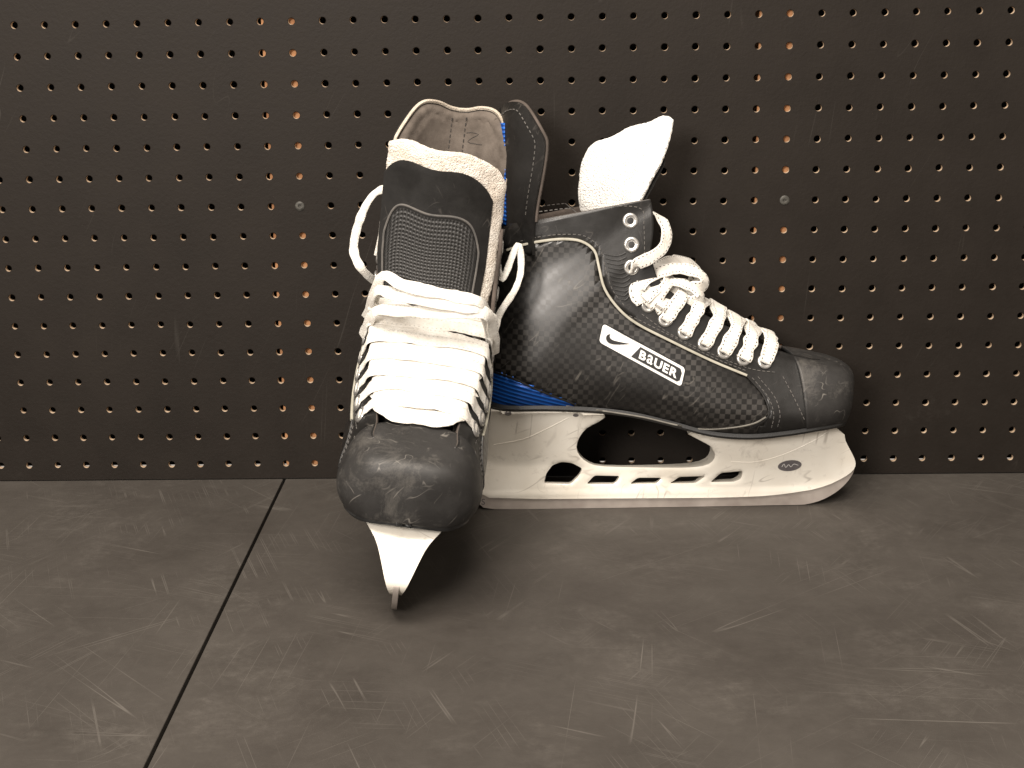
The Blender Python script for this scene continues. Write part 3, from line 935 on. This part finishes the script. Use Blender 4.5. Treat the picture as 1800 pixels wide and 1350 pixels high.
# ------------------------------------------------------------ pegboard
def wall_mat():
    m,nt,b=new_mat('black_painted_hardboard')
    tc=N(nt,'ShaderNodeTexCoord').outputs['Object']
    n=noise(nt,14,4,.7); n2=noise(nt,2.2,2,.6)
    col=mixc(nt,ramp(nt,n,[(.35,0.),(.7,1.)]),(.0090,.0065,.0046),(.0124,.0093,.0069))
    col=mixc(nt,ramp(nt,n2,[(.5,0.),(.8,.5)]),col,(.0160,.0124,.0095))
    s=scratches(nt,tc,[(0,85,0),(20,60,10)],1.5,60,.62,.007,14,4)
    sm=math_n(nt,'MULTIPLY',ramp(nt,noise(nt,5,4,.8),[(.62,0.),(.76,1.)]),ramp(nt,noise(nt,120,3,.8),[(.5,0.),(.75,1.)]))
    s=math_n(nt,'MAXIMUM',math_n(nt,'MULTIPLY',s,.14),math_n(nt,'MULTIPLY',sm,.09))
    col=mixc(nt,s,col,(.13,.12,.105))
    nt.links.new(col,b.inputs['Base Color'])
    nt.links.new(math_n(nt,'ADD',math_n(nt,'MULTIPLY',n,.2),.5),b.inputs['Roughness'])
    b.inputs['Specular IOR Level'].default_value=.2
    bump(nt,b,noise(nt,260,3,.7),.35,.0006)
    return m
WALL=wall_mat()
HOLE=simple('raw_hardboard',(.40,.29,.19),(.54,.42,.30),.8,60,.2)
def pegboard():
    V=[];Fs=[];fm=[]
    n=16; hs=PEG/2
    def vert(*p): V.append(p); return len(V)-1
    for i in range(-15,32):
        for j in range(-6,16):
            R=.0028+random.uniform(-.00012,.00012)
            cx=OX+i*PEG; cz=Z0+(15-j)*PEG
            hx=cx+random.uniform(-.0002,.0002); hz=cz+random.uniform(-.0002,.0002)
            sq=[];ci=[];ce=[];bk=[]
            for k in range(n):
                a=2*math.pi*(k+.5)/n; c,s=math.cos(a),math.sin(a)
                m=max(abs(c),abs(s))
                zz=cz+s/m*hs
                sq.append(vert(cx+c/m*hs,0,zz))
                ci.append(vert(hx+c*(R+.0005),0,hz+s*(R+.0005)))
                ce.append(vert(hx+c*R,.0004,hz+s*R)); bk.append(vert(hx+c*R,.0045,hz+s*R))
            cor=[]
            for (sx,sz) in ((1,1),(-1,1),(-1,-1),(1,-1)): cor.append(vert(cx+sx*hs,0,cz+sz*hs))
            for k in range(n):
                k2=(k+1)%n
                Fs.append((sq[k],sq[k2],ci[k2],ci[k])); fm.append(0)
                Fs.append((ci[k],ci[k2],ce[k2],ce[k])); fm.append(0)
                Fs.append((ce[k],ce[k2],bk[k2],bk[k])); fm.append(1)
            for q,k in zip(cor,(1,5,9,13)):
                Fs.append((sq[k],q,sq[k+1])); fm.append(0)
    x0=OX-15.5*PEG; x1=OX+31.5*PEG; zb=Z0-hs; zt=Z0+21.5*PEG
    for a,b,c,d in (((x0,0,zb),(x1,0,zb),(x1,0,.0006),(x0,0,.0006)),((x0,0,.0006),(x1,0,.0006),(x1,.0045,.0006),(x0,.0045,.0006)),
                    ((x0,0,zt),(x1,0,zt),(x1,.0045,zt),(x0,.0045,zt)),((x0,0,.0006),(x0,0,zt),(x0,.0045,zt),(x0,.0045,.0006)),((x1,0,.0006),(x1,0,zt),(x1,.0045,zt),(x1,.0045,.0006))):
        q=[vert(*p) for p in (a,b,c,d)]; Fs.append(tuple(q)); fm.append(0)
    return V,Fs,fm,x0,x1,zt
V,Fs,fm,x0,x1,zt=pegboard()
pb_=add_mesh('pegboard',V,Fs,[WALL,HOLE],smooth=0,face_mats=fm)
bm=bmesh.new(); bm.from_mesh(pb_.data); bmesh.ops.remove_doubles(bm,verts=bm.verts,dist=1e-5); bmesh.ops.recalc_face_normals(bm,faces=bm.faces); bm.to_mesh(pb_.data); bm.free()
pb_['label']='black painted pegboard panel with rows of small holes'; pb_['category']='pegboard'
def box(name,a,b,mat,bev=0):
    V=[(x,y,z) for x in (a[0],b[0]) for y in (a[1],b[1]) for z in (a[2],b[2])]
    Fs=[(0,1,3,2),(4,6,7,5),(0,4,5,1),(2,3,7,6),(0,2,6,4),(1,5,7,3)]
    o=add_mesh(name,V,Fs,[mat],smooth=0)
    if bev:
        md=o.modifiers.new('b','BEVEL'); md.width=bev; md.segments=3
    return o
DARK=simple('dark_cavity',(.012,.011,.010),(.02,.018,.016),.9,10,0)
w=box('wall',(x0,.042,0),(x1,.06,zt),DARK); w['kind']='structure'
WOOD=simple('stud_wood',(.26,.12,.05),(.50,.27,.13),.8,16,.2,300)
for xx in (OX-PEG-.0002,OX+15*PEG+.0012):
    o=box('wood_stud',(xx,.0048,0),(xx+.038,.0415,zt-.001),WOOD)
    o['label']='pale orange timber stud behind the pegboard holes'; o['category']='wood stud'; o['group']='studs behind the pegboard'
SCREW=simple('screw_steel',(.035,.033,.029),(.09,.086,.075),.55,300,.3,metal=.5)
for ci in (0,16):
    V=[];Fs=[];K=20
    cx=OX+ci*PEG+(-.001 if ci==0 else 0); cz=Z0+9*PEG
    prof=[(.0042,0.0002),(.0040,-.0004),(.0033,-.0008),(.0020,-.0009),(.0014,-.0008),(.0009,-.0001)]
    for i in range(K):
        a=2*math.pi*i/K
        for r,h in prof: V.append((cx+math.cos(a)*r,h,cz+math.sin(a)*r))
    m=len(prof)
    for i in range(K):
        for j in range(m-1): Fs.append((i*m+j,i*m+j+1,((i+1)%K)*m+j+1,((i+1)%K)*m+j))
    Fs.append(tuple(i*m+m-1 for i in range(K))); Fs.append(tuple(i*m for i in range(K)))
    o=add_mesh('screw',V,Fs,[SCREW]); fix_normals(o)
    o['label']='dull steel pan-head screw fixing the pegboard'; o['category']='screw'; o['group']='pegboard fixing screws'

# ------------------------------------------------------------ bench top
def floor_mat():
    m,nt,b=new_mat('black_laminate_worn')
    tc=N(nt,'ShaderNodeTexCoord').outputs['Object']
    n=noise(nt,5,6,.78); n3=noise(nt,2.3,2,.6)
    col=mixc(nt,ramp(nt,n,[(.30,0.),(.70,1.)]),(.032,.0275,.0235),(.058,.0515,.0448))
    s1=scratches(nt,tc,[5,48,95,140],.7,52,.55,.0045,9,2)
    s2=scratches(nt,tc,[25,120,70],1.4,120,.54,.010,16,9)
    blot=ramp(nt,noise(nt,6,5,.85,None,.3),[(.50,0.),(.72,1.)])
    blot=math_n(nt,'MULTIPLY',blot,ramp(nt,noise(nt,90,5,.85),[(.40,0.),(.76,1.)]))
    s=math_n(nt,'MAXIMUM',math_n(nt,'MULTIPLY',s1,.16),math_n(nt,'MULTIPLY',s2,.11))
    s=math_n(nt,'MAXIMUM',s,math_n(nt,'MULTIPLY',blot,.15))
    col=mixc(nt,s,col,(.40,.37,.33))
    nt.links.new(col,b.inputs['Base Color'])
    nt.links.new(math_n(nt,'ADD',math_n(nt,'MULTIPLY',n3,.2),.46),b.inputs['Roughness'])
    b.inputs['Specular IOR Level'].default_value=.28
    bump(nt,b,noise(nt,500,2,.6),.15,.0004)
    return m
FL=floor_mat()
f1=box('floor',(x0,-1.0,-.012),(SEAM-.0013,.0,0),FL,.0006)
f2=box('floor',(SEAM+.0013,-1.0,-.012),(x1,.0,0),FL,.0006)
f3=box('ground',(x0,-1.0,-.03),(x1,.06,-.0135),DARK)
for f in (f1,f2,f3): f['kind']='structure'

# ------------------------------------------------------------ light
def area(name,loc,target,size,power,col):
    l=bpy.data.lights.new(name,'AREA'); l.shape='RECTANGLE'; l.size=size[0]; l.size_y=size[1]; l.energy=power; l.color=col
    o=bpy.data.objects.new(name,l); scene.collection.objects.link(o); o.location=loc
    o.rotation_euler=(Vector(target)-Vector(loc)).to_track_quat('-Z','Y').to_euler()
area('ceiling_lamp',(-.25,-.95,1.75),(0.02,-.15,.1),(1.3,1.0),66,(1,.91,.81))
area('room_lamp',(-.75,-2.2,1.05),(0,-.1,.1),(.6,.6),54,(1,.92,.84))
wd=bpy.data.worlds.new('World'); scene.world=wd; wd.use_nodes=True
wd.node_tree.nodes['Background'].inputs[0].default_value=(1,.88,.76,1)
wd.node_tree.nodes['Background'].inputs[1].default_value=.52
